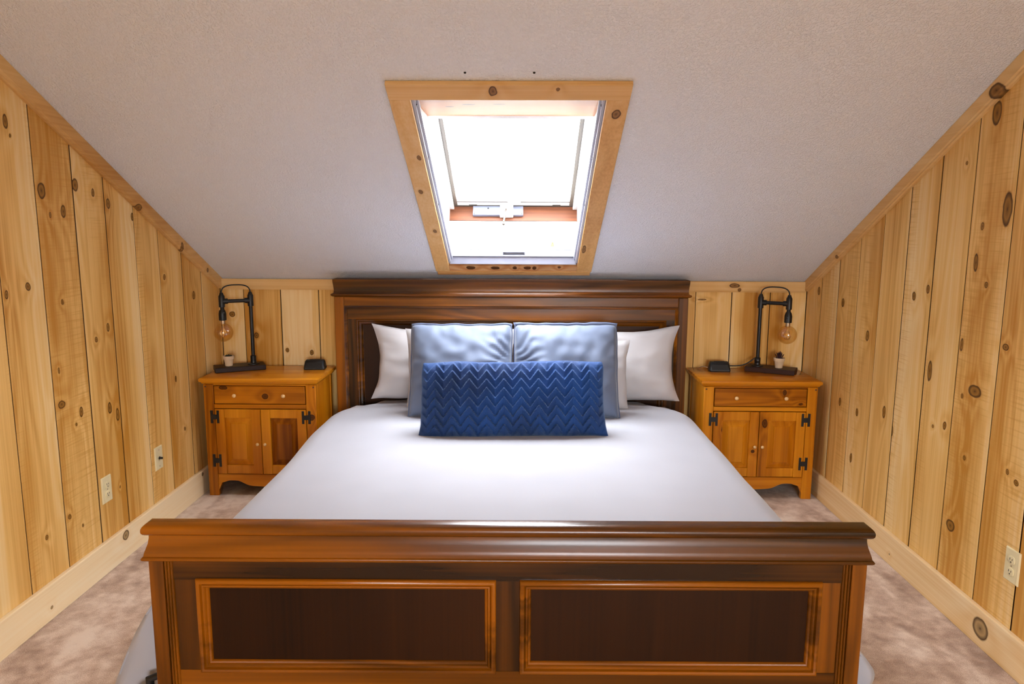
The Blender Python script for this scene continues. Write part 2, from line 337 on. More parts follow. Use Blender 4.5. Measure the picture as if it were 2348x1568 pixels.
# ================================================================== THE ROOM
def room():
    b = MB(); nx, ny = 1, 1
    b.add([(XL-.1,YREAR-.1,0),(XR+.1,YREAR-.1,0),(XR+.1,.1,0),(XL-.1,.1,0)], [(0,1,2,3)])
    struct(b.build('floor', 'carpet'), 'taupe plush carpet with brushed pile marks', 'floor')
    # ceiling: front slope with the roof-light hole, and the slope behind the ridge
    b = MB(); wr = -YRIDGE/CT
    xs = [XL-.05, SKX0, SKX1, XR+.05]; ws = [-.02, SKW0, SKW1, wr]
    vs = [SL(x, w, 0) for w in ws for x in xs]
    fs = [(j*4+i, j*4+i+1, j*4+i+5, j*4+i+4) for j in range(3) for i in range(3) if not (i == 1 and j == 1)]
    b.add(vs, fs)
    zr = HC - SLOPE*YRIDGE
    b.add([(XL-.05,YRIDGE,zr),(XR+.05,YRIDGE,zr),(XR+.05,YREAR-.1,zc(YREAR-.1)),(XL-.05,YREAR-.1,zc(YREAR-.1))], [(0,1,2,3)])
    ce = struct(b.build('ceiling', 'ceiling'), 'sloping white ceiling with orange-peel texture', 'ceiling')
    for x in (-.21, .033):
        m = MB(); m.lathe((0,0,0), [(.0045,.0),(.0045,-.002),(.002,-.004)], 10); o = m.build('screw', 'black_iron', ce, 40)
        o.location = SL(x, 1.853, 0); o.rotation_euler = (-TH, 0, 0)
    # gable walls: dark backing and one pine board after another
    def gable(name, X, sgn, grooves, mat, label):
        ysr = [.1, YRIDGE, YREAR-.1]
        poly = [(X+sgn*.019, .1, 0), (X+sgn*.019, .1, zc(.1)), (X+sgn*.019, YRIDGE, zc(YRIDGE)), (X+sgn*.019, YREAR-.1, zc(YREAR-.1)), (X+sgn*.019, YREAR-.1, 0)]
        m = MB(); m.prism(poly, (sgn*.1, 0, 0)); w = struct(m.build(name, 'gap_dark'), label, 'wall')
        g = list(grooves)
        while g[-1] > YREAR: g.append(g[-1]-.223)
        for i in range(len(g)-1):
            gap = (.0020, .0030, .0045, .0024)[(i*7+(3 if sgn>0 else 0)) % 4]
            y1, y0 = g[i]-gap, max(g[i+1]+gap, YREAR); c = .0012; X1 = X+sgn*.018; d = sgn*.0012
            if y1-y0 < .02: continue
            z = lambda y: zc(y)-.004
            bot = [(X1,y0,.02),(X1,y1,.02),(X+d,y1,.02),(X,y1-c,.02),(X,y0+c,.02),(X+d,y0,.02)]
            top = [(p[0],p[1],z(p[1])) for p in bot]
            m = MB(); m.loops([bot, top]); shade_edges(m.build('board', plank(mat, y0, y1), w), 1)
        return w
    GL = [-.0, -.03, -.245, -.47, -.705, -.918, -1.145, -1.363, -1.594, -1.818, -2.04]
    GR = [0., -.21, -.425, -.65, -.872, -1.09, -1.31, -1.53, -1.766, -1.978, -2.2]
    gable('wall_left', XL, -1, GL, 'left', 'knotty pine plank wall on the side of the coax jack plate')
    gable('wall_right', XR, 1, GR, 'right', 'knotty pine plank wall with a single outlet and a big knot in its skirting')
    m = MB(); m.box(XL-.12, XR+.12, .019, .1, 0, HC); w = struct(m.build('wall_back', 'gap_dark'), 'low pine plank knee wall behind the headboard', 'wall')
    gb = [XL, -1.674, -1.451, -1.224] + [-1.224+.2244*k for k in range(1, 10)] + [1.02, 1.233, 1.458, XR]
    for i in range(len(gb)-1):
        x0, x1, c = gb[i]+(.0028, .0015, .002)[i%3], gb[i+1]-(.0015, .0028)[i%2], .0012
        bot = [(x0,.018,.02),(x1,.018,.02),(x1,.0012,.02),(x1-c,0,.02),(x0+c,0,.02),(x0,.0012,.02)]
        m = MB(); m.loops([bot, [(p[0],p[1],HC-.002) for p in bot]]); shade_edges(m.build('board', 'pine_back', w), 0)
    # wall behind the camera, with a window added to let in fill light
    m = MB(); zt = zc(YREAR)
    m.box(XL-.1, RWX0, YREAR-.1, YREAR, 0, zt); m.box(RWX1, XR+.1, YREAR-.1, YREAR, 0, zt)
    m.box(RWX0, RWX1, YREAR-.1, YREAR, 0, RWZ0); m.box(RWX0, RWX1, YREAR-.1, YREAR, RWZ1, zt)
    struct(m.build('wall_front', 'wall_paint'), 'painted wall opposite the bed with the added fill window', 'wall')
    wn = empty('fill_window', ((RWX0+RWX1)/2, YREAR, RWZ0)); struct(wn, 'unseen white framed window added opposite the bed for fill light', 'window')
    W, H = (RWX1-RWX0)/2, RWZ1-RWZ0
    m = MB(); m.frame(-W, W, 0, H, [(0,.0),(0,-.02),(.06,-.02),(.06,-.08),(0,-.08),(0,0)]); m.build('frame', 'white_pvc', wn)
    m = MB(); m.box(-.03, .03, -.07, -.03, .06, H-.06); m.build('mullion', 'white_pvc', wn)
    for s in (-1, 1):
        m = MB(); x0, x1 = (-W+.055, -.028) if s < 0 else (.028, W-.055); m.box(x0, x1, -.052, -.048, .055, H-.055); m.build('pane', 'window_glass', wn)
    # skirting and cover strips
    def skirting(name, mat, x0, x1, y0, y1, label):
        m = MB(); m.box(x0, x1, y0, y1, 0, .139); struct(m.build(name, mat, bevel=.004), label, 'baseboard')
    skirting('baseboard_left', 'pine_base_left', XL, XL+.02, YREAR, 0, 'pale pine skirting board under the outlet and jack plates')
    skirting('baseboard_right', 'pine_base_right', XR-.02, XR, YREAR, 0, 'pale pine skirting board with one large round knot')
    skirting('baseboard_back', 'pine_trim_x', XL+.021, XR-.021, -.02, 0, 'pine skirting board along the knee wall')
    def strip(name, x0, x1, label):
        wl = -YRIDGE/CT; m = MB()
        sg = 1 if x0 < 0 else -1; xw = x0 if sg > 0 else x1
        sec = [(0,-.001),(.020,-.001),(.020,-.048),(.016,-.053),(.016,-.060),(.010,-.064),(0,-.064)]
        m.loops([[SL(xw+sg*a, w, t) for a,t in sec] for w in (.0, wl)])
        struct(m.build(name, 'pine_trim' if sg > 0 else 'pine_trim_r'), label, 'trim')
    strip('trim_1', XL, XL+.02, 'pine strip along the ceiling edge above the jack plate wall')
    strip('trim_2', XR-.02, XR, 'pine strip along the ceiling edge above the single outlet wall')
    m = MB(); sec = [(0,HC-.001),(-.02,HC-.001),(-.02,HC-.054),(-.016,HC-.064),(0,HC-.064)]
    m.loops([[(x,y,z+ (0 if y==0 or z<HC-.01 else 0)) for y,z in sec] for x in (XL+.02, XR-.02)])
    struct(m.build('trim_3', 'pine_trim_x'), 'pine strip along the top of the knee wall', 'trim')
room()

# ================================================================== ROOF LIGHT
def roof_light():
    w = empty('window_1', SL((SKX0+SKX1)/2, SKW0, 0)); struct(w, 'open roof window with pine casing above the bed', 'window')
    off = -Vector(w.location)
    def P(mb, name, mat, par=w, **kw):
        o = mb.build(name, mat, par, **kw)
        if par is w: o.matrix_parent_inverse = Matrix.Translation(off)
        return o
    sl = lambda x0,x1,w0,w1,t0,t1: MB().box(x0,x1,w0,w1,t0,t1,fn=SL)
    OX0, OX1, OW0, OW1 = -.500, .385, .112, 1.812
    P(sl(OX0,OX1,SKW1,OW1,-.020,-.001), 'casing_board', 'pine_casing_x', bevel=.003)
    P(sl(OX0,SKX0,.160,SKW1,-.018,-.001), 'casing_board', 'pine_casing_y', bevel=.003)
    P(sl(SKX1,OX1,.160,SKW1,-.018,-.001), 'casing_board', 'pine_casing_y', bevel=.003)
    P(sl(OX0+.005,OX1-.005,OW0,.1595,-.018,-.001), 'casing_board', 'pine_casing_x', bevel=.003)
    P(sl(SKX0,SKX1,.16,SKW0+.005,-.012,.02), 'sill_board', 'pine_sill')
    # lining of the shaft: horizontal head, plumb foot, cheeks
    yt, zt = SL(0,SKW1,0)[1:]; yb, zb = SL(0,SKW0,0)[1:]
    L = SKT/ST; H = SKT/CT
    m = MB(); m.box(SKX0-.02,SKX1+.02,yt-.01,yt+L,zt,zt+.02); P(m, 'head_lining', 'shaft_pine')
    m = MB(); m.box(SKX0-.02,SKX1+.02,yb,yb+.02,zb-.01,zb+H); P(m, 'foot_lining', 'foot_pine')
    for x, e in ((SKX0,-.02),(SKX1,.02)):
        m = MB(); m.prism([(x,yt-.01,zt-.004),(x,yb+.004,zb-.012),(x,yb+.02,zb+H),(x,yt+L,zt+.02)], (e,0,0)); P(m, 'cheek_lining', 'white_pvc')
        s = 1 if e < 0 else -1
        m = MB(); m.box(x, x+s*.012, SKW0+.03, SKW1-.005, -.004, .03, fn=SL); m.box(x+s*.012, x+s*.022, SKW0+.03, SKW1-.005, .012, .03, fn=SL)
        t = P(m, 'blind_track', 'track_white')
        for ww in (1.66, 1.30, .9):
            q = MB(); q.lathe((0,0,0), [(.005,0),(.005,.002),(.002,.003)], 10, 'x'); o = P(q, 'screw', 'black_iron'); 
            o.location = SL(x+s*.012, ww, .005); o.rotation_euler = (0,0,0 if s>0 else PI)
    # timber frame beyond the shaft and the sash in it
    w1 = (zt+.0-HC)/ST  # same height as head lining
    FT = SKT; wtop = (-(yt+L)+FT*ST)/CT; wbot = (-yb+FT*ST)/CT
    P(sl(SKX0-.05,SKX1+.05,wbot-.05,wbot,FT-.01,FT+.12), 'frame_rail', 'frame_pine')
    P(sl(SKX0-.05,SKX1+.05,wtop,wtop+.06,FT-.01,FT+.12), 'frame_rail', 'white_pvc')
    for x0, x1 in ((SKX0-.05,SKX0+.004),(SKX1-.004,SKX1+.05)):
        P(sl(x0,x1,wbot,wtop,FT-.01,FT+.12), 'frame_post', 'white_pvc')
    for x0, x1 in ((SKX0+.004,SKX0+.028),(SKX1-.028,SKX1-.004)):
        P(sl(x0,x1,wbot,wtop,FT+.06,FT+.075), 'frame_stop', 'white_pvc')
    s0, s1, b0, b1 = SKX0+.022, SKX1-.022, wbot+.012, wtop
    st = FT+.075
    sash = P(MB().box(s0,s1,b0+.006,b0+.075,st,st+.03,fn=SL), 'sash_rail', 'white_pvc', bevel=.002)
    P(sl(s0,s1,b1-.03,b1,st,st+.03), 'sash_rail', 'white_pvc')
    P(sl(s0-.004,s1+.004,b0-.002,b0+.006,st-.004,st+.03), 'sash_gasket', 'seal_dark')
    P(sl(s0,s1,b0+.045,b0+.049,st-.002,st), 'sash_bead', 'sash_grey')
    for x0, x1 in ((s0,s0+.026),(s1-.026,s1)):
        P(sl(x0,x1,b0+.004,b1,st-.003,st+.03), 'sash_stile', 'sash_grey', bevel=.002)
    P(sl(s0+.025,s1-.025,b0+.072,b1-.028,st+.012,st+.018), 'pane', 'window_glass')
    P(sl(-.09,-.02,b0+.044,b0+.062,st-.012,st), 'sash_catch', 'white_pvc', bevel=.003)
    for x in (s0+.09, s1-.12):
        P(sl(x,x+.045,b0+.010,b0+.016,st-.006,st), 'sash_clip', 'seal_dark')
    # crank operator screwed on the lower frame rail
    mid = FT+.045
    op = P(sl(-.285,-.005,wbot-.004,wbot+.022,FT+.015,FT+.07), 'operator_box', 'operator_grey', bevel=.003)
    P(sl(-.135,-.06,wbot-.004,wbot+.030,FT+.008,FT+.078), 'crank_hub', 'white_pvc', bevel=.004)
    a, c = Vector(SL(-.10, wbot+.03, mid)), Vector(SL(-.112, wbot+.045, mid-.085))
    m = MB(); m.tube([a, a+Vector((0,-.02,-.005)), c], .006, 8); P(m, 'crank_arm', 'steel', smooth=60)
    m = MB(); m.lathe(tuple(c+Vector((0,-.003,-.012))), [(.002,.008),(.008,.004),(.008,-.004),(.002,-.008)], 10); P(m, 'crank_tip', 'steel', smooth=60)
    for x, t in ((-.277,FT+.022),(-.013,FT+.022),(-.2,FT+.055)):
        q = MB().box(x-.004,x+.004,wbot+.0215,wbot+.0235,t-.004,t+.004,fn=SL); P(q, 'screw', 'black_iron')
    # blind folded down into its bar at the foot of the opening
    bl = empty('skylight_blind', (-.06, yb, zb)); tag(bl, 'white blind bar with a cut-out grip at the foot of the roof window', 'blind')
    X0, X1 = SKX0+.006, SKX1-.006
    def B(mb, name, mat, **kw):
        o = mb.build(name, mat, bl, **kw); o.matrix_parent_inverse = Matrix.Translation(-Vector(bl.location)); return o
    y = yb-.001
    m = MB(); m.prism([(X0,y,zb+.004),(X0,y-.03,zb+.002),(X0,y-.034,zb+.045),(X0,y,zb+.045)], (X1-X0,0,0)); B(m, 'lower_bar', 'blind_grey', bevel=.002)
    m = MB(); gx0, gx1 = -.115, 0.005
    for a0, a1 in ((X0-.004,gx0),(gx1,X1+.004)): m.box(a0,a1,y-.042,y,zb+.047,zb+.082)
    m.box(gx0,gx1,y-.042,y,zb+.07,zb+.082); m.box(gx0,gx1,y-.042,y,zb+.047,zb+.055); m.box(gx0,gx1,y-.014,y,zb+.055,zb+.07)
    B(m, 'grip_bar', 'blind_grey')
    m = MB(); m.box(X0+.02,X1-.02,y-.03,y,zb+.083,zb+.10); B(m, 'folded_cloth', 'white_pvc', bevel=.003)
    for x in (X0-.003, X1-.007):
        m = MB(); m.box(x,x+.010,y-.046,y-.043,zb+.05,zb+.095); B(m, 'end_clip', 'steel')
roof_light()

# ================================================================== BED
BX, BY, BROT = -0.0707, -0.13, 0.0138
def to_bed(x, y, z):
    dx, dy = x-BX, y-BY; c, s = cos(BROT), sin(BROT); return (c*dx+s*dy, -s*dx+c*dy, z)
def bed():
    r = empty('bed', (BX, BY, 0), BROT); tag(r, 'king size panel bed in glossy reddish brown wood', 'bed')
    # ---- headboard, front plane of its cap at y = 0
    W = 1.026
    m = MB(); m.box(-W+.04, W-.04, .055, .085, .12, 1.10); hb = m.build('headboard', 'cherry_panel', r)
    m = MB(); m.stack(0, .0425, W, .0385, [(-.006,-.004,1.098),(.006,.002,1.100),(.014,.006,1.104),(.016,.008,1.110),(.012,.006,1.115),(.004,0.,1.117),(0.,-.003,1.122),(-.001,-.006,1.135),(.001,-.003,1.160),(.004,.001,1.185),(.004,.002,1.198),(-.01,-.008,1.203)])
    m.build('cap', 'cherry_x', hb, 35)
    for s in (-1, 1):
        m = MB(); x0, x1 = sorted((s*W, s*(W-.056))); m.box(x0, x1, .012, .085, 0, 1.098); m.build('post', 'cherry_z', hb, bevel=.004)
    m = MB(); m.box(-W+.056, W-.056, .012, .055, 1.044, 1.098); m.build('top_rail', 'cherry_x', hb, bevel=.003)
    i1 = W-.056
    m = MB(); m.frame(-i1, i1, .2, 1.044, [(0,.055),(0,.012),(.003,.0135),(.006,.018),(.012,.021),(.016,.026),(.016,.055)]); m.build('outer_moulding', 'cherry_x', hb, 40)
    i2 = i1-.016
    m = MB(); m.box(-i2, i2, .026, .055, .966, 1.028); m.build('inner_rail', 'cherry_x', hb)
    for s in (-1, 1):
        m = MB(); x0, x1 = sorted((s*i2, s*(i2-.05))); m.box(x0, x1, .026, .055, .2, .966); m.build('inner_stile', 'cherry_z', hb)
    i3 = i2-.05
    m = MB(); m.frame(-i3, i3, .25, .966, [(0,.055),(0,.020),(.005,.0175),(.011,.020),(.014,.027),(.017,.029),(.026,.032),(.031,.037),(.035,.0425),(.038,.0435),(.038,.055)]); m.build('panel_moulding', 'cherry_x', hb, 40)
    m = MB(); m.box(-i3+.03, i3-.03, .044, .056, .25, .94); m.build('panel', 'cherry_panel', hb)
    # ---- footboard
    yc = -2.188; W = 1.038; yf = yc-.022
    m = MB(); m.box(-W+.04, W-.04, yc-.004, yc+.018, .10, .54); fb = m.build('footboard', 'cherry_x', r)
    prof = [(-.004,-.004,.534),(.008,.008,.536),(.013,.013,.540),(.014,.014,.5445),(.011,.011,.549),(.008,.009,.550),(.0075,.0085,.554),(.006,.008,.560),(.003,.004,.570),(-.001,-.003,.584),(-.003,-.008,.600),(-.003,-.009,.611),
            (.002,.003,.613),(.006,.008,.616),(.009,.0115,.621),(.010,.0125,.627),(.0095,.012,.633),(.007,.008,.639),(.002,.002,.644),(-.008,-.008,.647)]
    m = MB(); m.stack(0, yc, W, .022, prof); m.build('cap', 'cherry_x', fb, 50)
    for s in (-1, 1):
        m = MB(); x0, x1 = sorted((s*W, s*(W-.042))); m.box(x0, x1, yf, yc+.022, 0, .536); m.build('post', 'cherry_z', fb, bevel=.003)
        xs = [s*(W-.042-.026*t) for t in (0, 1)]
        m = MB(); X0, X1 = min(xs), max(xs); n = 3; pts = []
        sec = [(X0, yc-.003)]
        for k in range(n):
            a0 = X0+(X1-X0)*k/n; wd = (X1-X0)/n
            for q in range(7): a = PI*q/6; sec.append((a0+wd*(.5-.48*cos(a)), yf+.010-.007*sin(a)))
        sec.append((X1, yc-.003))
        m.loops([[(x,y,z) for x,y in sec] for z in (.10,.5345)]); m.build('reeded_strip', 'cherry_z', fb, 45)
    xi = W-.068
    m = MB(); m.box(-xi, xi, yf+.006, yc-.002, .474, .5345); m.build('top_rail', 'cherry_x', fb)
    m = MB(); m.box(-xi, xi, yf+.008, yc-.002, .10, .188); m.build('bottom_rail', 'cherry_x', fb)
    px = [(-.902,-.037),(.040,.910)]
    for x0, x1 in ((-xi,-.902),(-.037,.040),(.910,xi)):
        m = MB(); m.box(x0+.0007, x1-.0007, yf+.0085, yc-.002, .1885, .4735); m.build('stile', 'cherry_z', fb)
    for x0, x1 in px:
        m = MB(); m.frame(x0, x1, .188, .474, [(-.004,yf+.012),(-.004,yf+.000),(-.001,yf-.005),(.004,yf-.007),(.009,yf-.005),(.011,yf+.002),(.013,yf+.004),(.0145,yf-.001),(.018,yf-.002),(.021,yf+.001),(.0225,yf+.007),(.025,yf+.008),(.028,yf+.011),(.030,yf+.0165),(.030,yc-.003)])
        m.build('panel_moulding', 'cherry_x', fb, 40)
        m = MB(); m.box(x0+.027, x1-.027, yf+.0165, yc-.003, .21, .452); m.build('panel', 'cherry_panel', fb)
    for s in (-1, 1):
        m = MB(); x0, x1 = sorted((s*1.0, s*.972)); m.box(x0, x1, yc+.021, .05, .16, .33); m.build('side_rail', 'cherry_x', r)
    # metal support leg with its castor by the footboard
    m = MB(); m.tube([(-1.07,-2.19,.055),(-1.07,-2.19,.15),(-1.02,-2.17,.16)], .013, 12); cg = m.build('support_leg', 'black_iron', r, 50)
    m = MB(); m.lathe((-1.07,-2.19,.03), [(.006,-.012),(.030,-.012),(.030,.012),(.006,.012)], 20, 'y'); m.build('castor_wheel', 'black_plastic', cg, 40)
    m = MB(); m.lathe((-1.086,-2.20,.112), [(.012,0),(.019,0),(.021,.003),(.021,.008),(.018,.010),(.013,.010),(.012,.0)], 20, 'y'); m.build('collar_ring', 'steel', cg, 40)
    m = MB(); m.box(-.955, .955, -2.115, .03, .18, .46); m.build('mattress', 'mattress_white', r, bevel=.05)
bed()

def smooth(a, b, x):
    t = max(0., min(1., (x-a)/(b-a))); return t*t*(3-2*t)
def duvet_top(x, y):                       # bed coordinates
    d = -y
    return .512 + .012*(1-min(1, (x/.9)**2)) + .006*noise.noise((x*1.7, y*1.7, 3.)) + .004*noise.noise((x*4.5+y*2, y*3., 7.))*(1-smooth(.2, .9, d)*.7) - .020*(1-smooth(.0, .35, d))
def duvet():
    NY, NT_, NS = 96, 34, 26
    rows = []
    y0, y1 = .006, -2.128
    for j in range(NY+1):
        y = y0 + (y1-y0)*j/NY; d = y0-y
        def side(s):
            hw = 1.0 + .012*noise.noise((y*2.2, s*4., 1.)) - .012*smooth(.6, 1.4, d) + (.012 if s < 0 else -.006)*smooth(1.5, 2.1, d)
            hw -= .17*(1-smooth(0, .42, d))**1.5
            R = .105
            zt = .505 - .018*(1-smooth(.0, .3, d)) 
            fl = (.02 + .24*smooth(1.2, 2.0, d)) if s < 0 else (.02 + .085*smooth(1.3, 2.0, d))
            fl *= smooth(.05, .6, d)*.8+.2
            hem = .03
            pts = []
            for k in range(1, 9):              # shoulder
                a = PI/2*k/8; pts.append((hw-R+R*sin(a), zt-R*.75+R*.75*cos(a)))
            zs = zt-R*.75
            for k in range(1, NS+1):
                t = k/NS; z = zs+(hem-zs)*t
                fold = (.006+.022*smooth(.9,2.1,d))*t*(sin(y*9.+s)+.5*sin(y*21.+2*s)+.25*sin(y*37.+t*2))
                bulge = (.05*smooth(1.7,2.1,d)*math.exp(-((t-.72)/.16)**2) if s > 0 else 0)
                pts.append((hw + fl*t**.66 + fold*.6 + bulge, z))
            return hw-R, zt, pts
        hl, zl, L = side(-1); hr, zr, R_ = side(1)
        row = [(-x, y, z) for x, z in reversed(L)]
        for k in range(NT_+1):
            t = k/NT_; x = -hl+(hl+hr)*t
            e = min(t, 1-t)*2
            row.append((x, y, zl + (duvet_top(x, y)-zl)*smooth(0, .35, e)))
        row += [(x, y, z) for x, z in R_]
        rows.append(row)
    m = MB(); m.loops(rows, close=False, cap0=False, cap1=False)
    # the corners of the cloth wrap round the foot of the mattress
    last = rows[-1]; ends = [last]
    for k, (t, dy, up) in enumerate(((.15,.006,.0),(.4,.009,.0),(.7,.011,.02),(1.,.012,.09))):
        row = []
        for x, y, z in last:
            ax = abs(x); nx = ax if ax < .99 else ax+(.985-ax)*t
            row.append((math.copysign(nx, x), y-dy-.009*sin(nx*75+k*.7)*(1 if z < .4 else 0), z if z > .42 else z+up*(.42-z)/.4))
        ends.append(row)
    m.loops(ends, close=False, cap0=False, cap1=False)
    o = m.build('duvet', 'duvet_cotton', None, 70, loc=(BX, BY, 0), rotz=BROT)
    sd = o.modifiers.new('thickness', 'SOLIDIFY'); sd.thickness = .006; sd.offset = -1
    tag(o, 'smooth white duvet spread over the bed with hanging sides', 'duvet')
duvet()

# ------------------------------------------------------------------ pillows
def pillow_pts(w, h, T, n, k, bow=.05, seed=0., wr=.006, chev=False, pw=2.6, ear=0., sag=0., rc=0.):
    """rows of front and back points in the x-z plane; front is -y"""
    def outline(u, v):
        bx = 1 - bow*(1-v*v)*.9; bz = 1 - bow*(1-u*u)*1.1*(w/h if w < h*1.6 else 1.0)
        e = ear*max(0., abs(u)*abs(v)-.55)*(1 if v > 0 else .35); bz = bz if v > 0 else 1-(1-bz)*.35; e -= rc*(abs(u)*abs(v))**7*(1 if v > 0 else -.6)
        x = w/2*u*bx*(1+e); z = h/2*v*bz*(1+e)
        x += .004*noise.noise((u*3, v*3, seed)); z += .006*noise.noise((u*4, v*2, seed+9))
        return x, z
    F, B = [], []
    for j in range(k+1):
        v = -1+2*j/k; f, b = [], []
        for i in range(n+1):
            u = -1+2*i/n; x, z = outline(u, v)
            e = max(0., (1-abs(u)**pw)*(1-abs(v)**pw)); t = T/2*e**.5
            t *= 1 + sag*(-v)*.35
            rim = 1-min(1., min(1-abs(u), 1-abs(v))*3.0)
            ang = math.atan2(v, u)
            wk = wr*(noise.noise((u*4.0, v*4.0, seed)) + .7*(rim**1)*noise.noise((ang*9, seed, rim)))*min(1., e*6)
            yf, yb = -t-wk, t+wk*.6
            if chev:
                px, pz = x/.081, z/.043
                tri = abs((px-math.floor(px))-.5)*2                     # 0..1
                q = pz + 1.2*tri + .08*noise.noise((u*6, v*3, 5.)); fr = q-math.floor(q)
                hgt = .021*(fr**1.3)*(1 if fr < .9 else (1-fr)/.1)
                yf -= hgt*min(1., e*5)
            f.append((x, yf, z)); b.append((x, yb, z))
        F.append(f); B.append(b)
    return F, B
def pillow_mesh(F, B):
    m = MB(); n = len(F[0])-1; k = len(F)-1
    idx = {}
    def vid(s, j, i):
        edge = i in (0, n) or j in (0, k)
        key = ('e' if edge else s, j, i)
        if key not in idx: idx[key] = len(m.v); m.v.append((F if s == 'f' else B)[j][i] if not edge else tuple((Vector(F[j][i])+Vector(B[j][i]))/2))
        return idx[key]
    for s in 'fb':
        for j in range(k):
            for i in range(n):
                q = (vid(s,j,i), vid(s,j,i+1), vid(s,j+1,i+1), vid(s,j+1,i)); m.f.append(q if s == 'f' else q[::-1])
    return m
def place(o, x, y, z, lean, rz=0., roll=0.):
    o.location = (x, y, z); o.rotation_euler = (lean, roll, rz+BROT)
def pillows():
    def white(xc, yc, w, h, T, lean, seed, label, roll=0., bow=.06, rz=0.):
        m = pillow_mesh(*pillow_pts(w, h, T, 40, 30, bow, seed, .007, ear=.10, sag=.4))
        o = m.build('white_pillow', 'pillow_cotton', None, 80); zb = .512
        place(o, xc, yc, zb + h/2*cos(lean) - .004, -lean, rz, roll); tag(o, label, 'pillow', 'white sleeping pillows'); return o
    white(-.45, -.205, .82, .42, .15, .12, 1.3, 'white pillow against the headboard on the side of the jack plate wall', roll=.03, bow=.10)
    white(.475, -.205, .82, .42, .15, .12, 7.7, 'white pillow against the headboard on the side of the single outlet wall', roll=-.03, bow=.09)
    white(-.345, -.375, .585, .43, .14, .14, 4.1, 'white pillow between headboard pillow and grey sham, jack plate side', bow=.03)
    white(.285, -.375, .585, .375, .14, .14, 9.4, 'white pillow between headboard pillow and grey sham, single outlet side', bow=.03)
    def sham(xc, yc, w, h, T, lean, seed, label, topw):
        F, B = pillow_pts(w, h, T, 48, 48, .025, seed, .012, pw=2.5, sag=.6, rc=.035)
        # crush folds at the inner edge where the two meet
        s = 1 if xc < -.06 else -1
        for j in range(1, 48):
            v = -1+2*j/48
            for i in range(1, 48):
                u = s*(-1+2*i/48); near = max(0., (u-.35)/.65)
                a = math.atan2(v-.05, 1.25-u); x, y, z = F[j][i]
                F[j][i] = (x, y - .011*near*sin(a*26+seed+3*noise.noise((u*3, v*3, seed)))*(1-near**6), z)
        m = pillow_mesh(F, B); o = m.build('grey_sham', 'sham_linen', None, 80)
        place(o, xc, yc, .512 + h/2*cos(lean) + .008, -lean); tag(o, label, 'pillow', 'blue-grey square shams')
        # flange: a ruffled strip round the seam
        n = 48; loop = [F[0][i] for i in range(n)] + [F[j][n] for j in range(n)] + [F[n][n-i] for i in range(n)] + [F[n-j][0] for j in range(n)]
        inner, outer = [], []
        for q, (x, y, z) in enumerate(loop):
            d = Vector((x/(w/2), 0, z/(h/2))); big = max(abs(d.x), abs(d.z))
            dx = math.copysign(1, d.x) if abs(d.x) > .97*big else 0; dz = math.copysign(1, d.z) if abs(d.z) > .97*big else 0
            ru = noise.noise((x*9, z*9, seed)); up = dz > 0
            wd = .005 + .003*ru + (topw*(.6+.8*noise.noise((x*7, 1., seed))) if up else 0)
            yy = .006*noise.noise((x*11, z*11, seed+2)) - (.004 if up else 0)
            inner.append((x*.985, 0, z*.985)); outer.append((x+dx*wd, yy, z+dz*wd))
        fm = MB(); mid = [tuple((Vector(a)*.5+Vector(b)*.5)+Vector((0,-.003,0))) for a, b in zip(inner, outer)]
        fm.loops([inner, mid, outer], True, False, False); fo = fm.build('flange', 'sham_edge', o, 70)
        sd = fo.modifiers.new('thickness', 'SOLIDIFY'); sd.thickness = .003
    sham(-.325, -.56, .535, .49, .23, .30, 2.2, 'blue-grey square sham on the side of the jack plate wall', .004)
    sham(.225, -.56, .545, .495, .23, .30, 6.3, 'blue-grey square sham with rumpled top edge on the single outlet side', .012)
    m = pillow_mesh(*pillow_pts(.885, .365, .18, 240, 112, .02, 3.3, .004, chev=True, pw=2.7, ear=.0, sag=.3, rc=.03))
    o = m.build('lumbar_pillow', 'plush', None, 60); lean = .37
    place(o, -.048, -.925, .520+.355/2*cos(lean)+.002, -lean, 0., -.012); tag(o, 'long royal blue plush lumbar pillow with raised chevron ridges', 'pillow')
pillows()

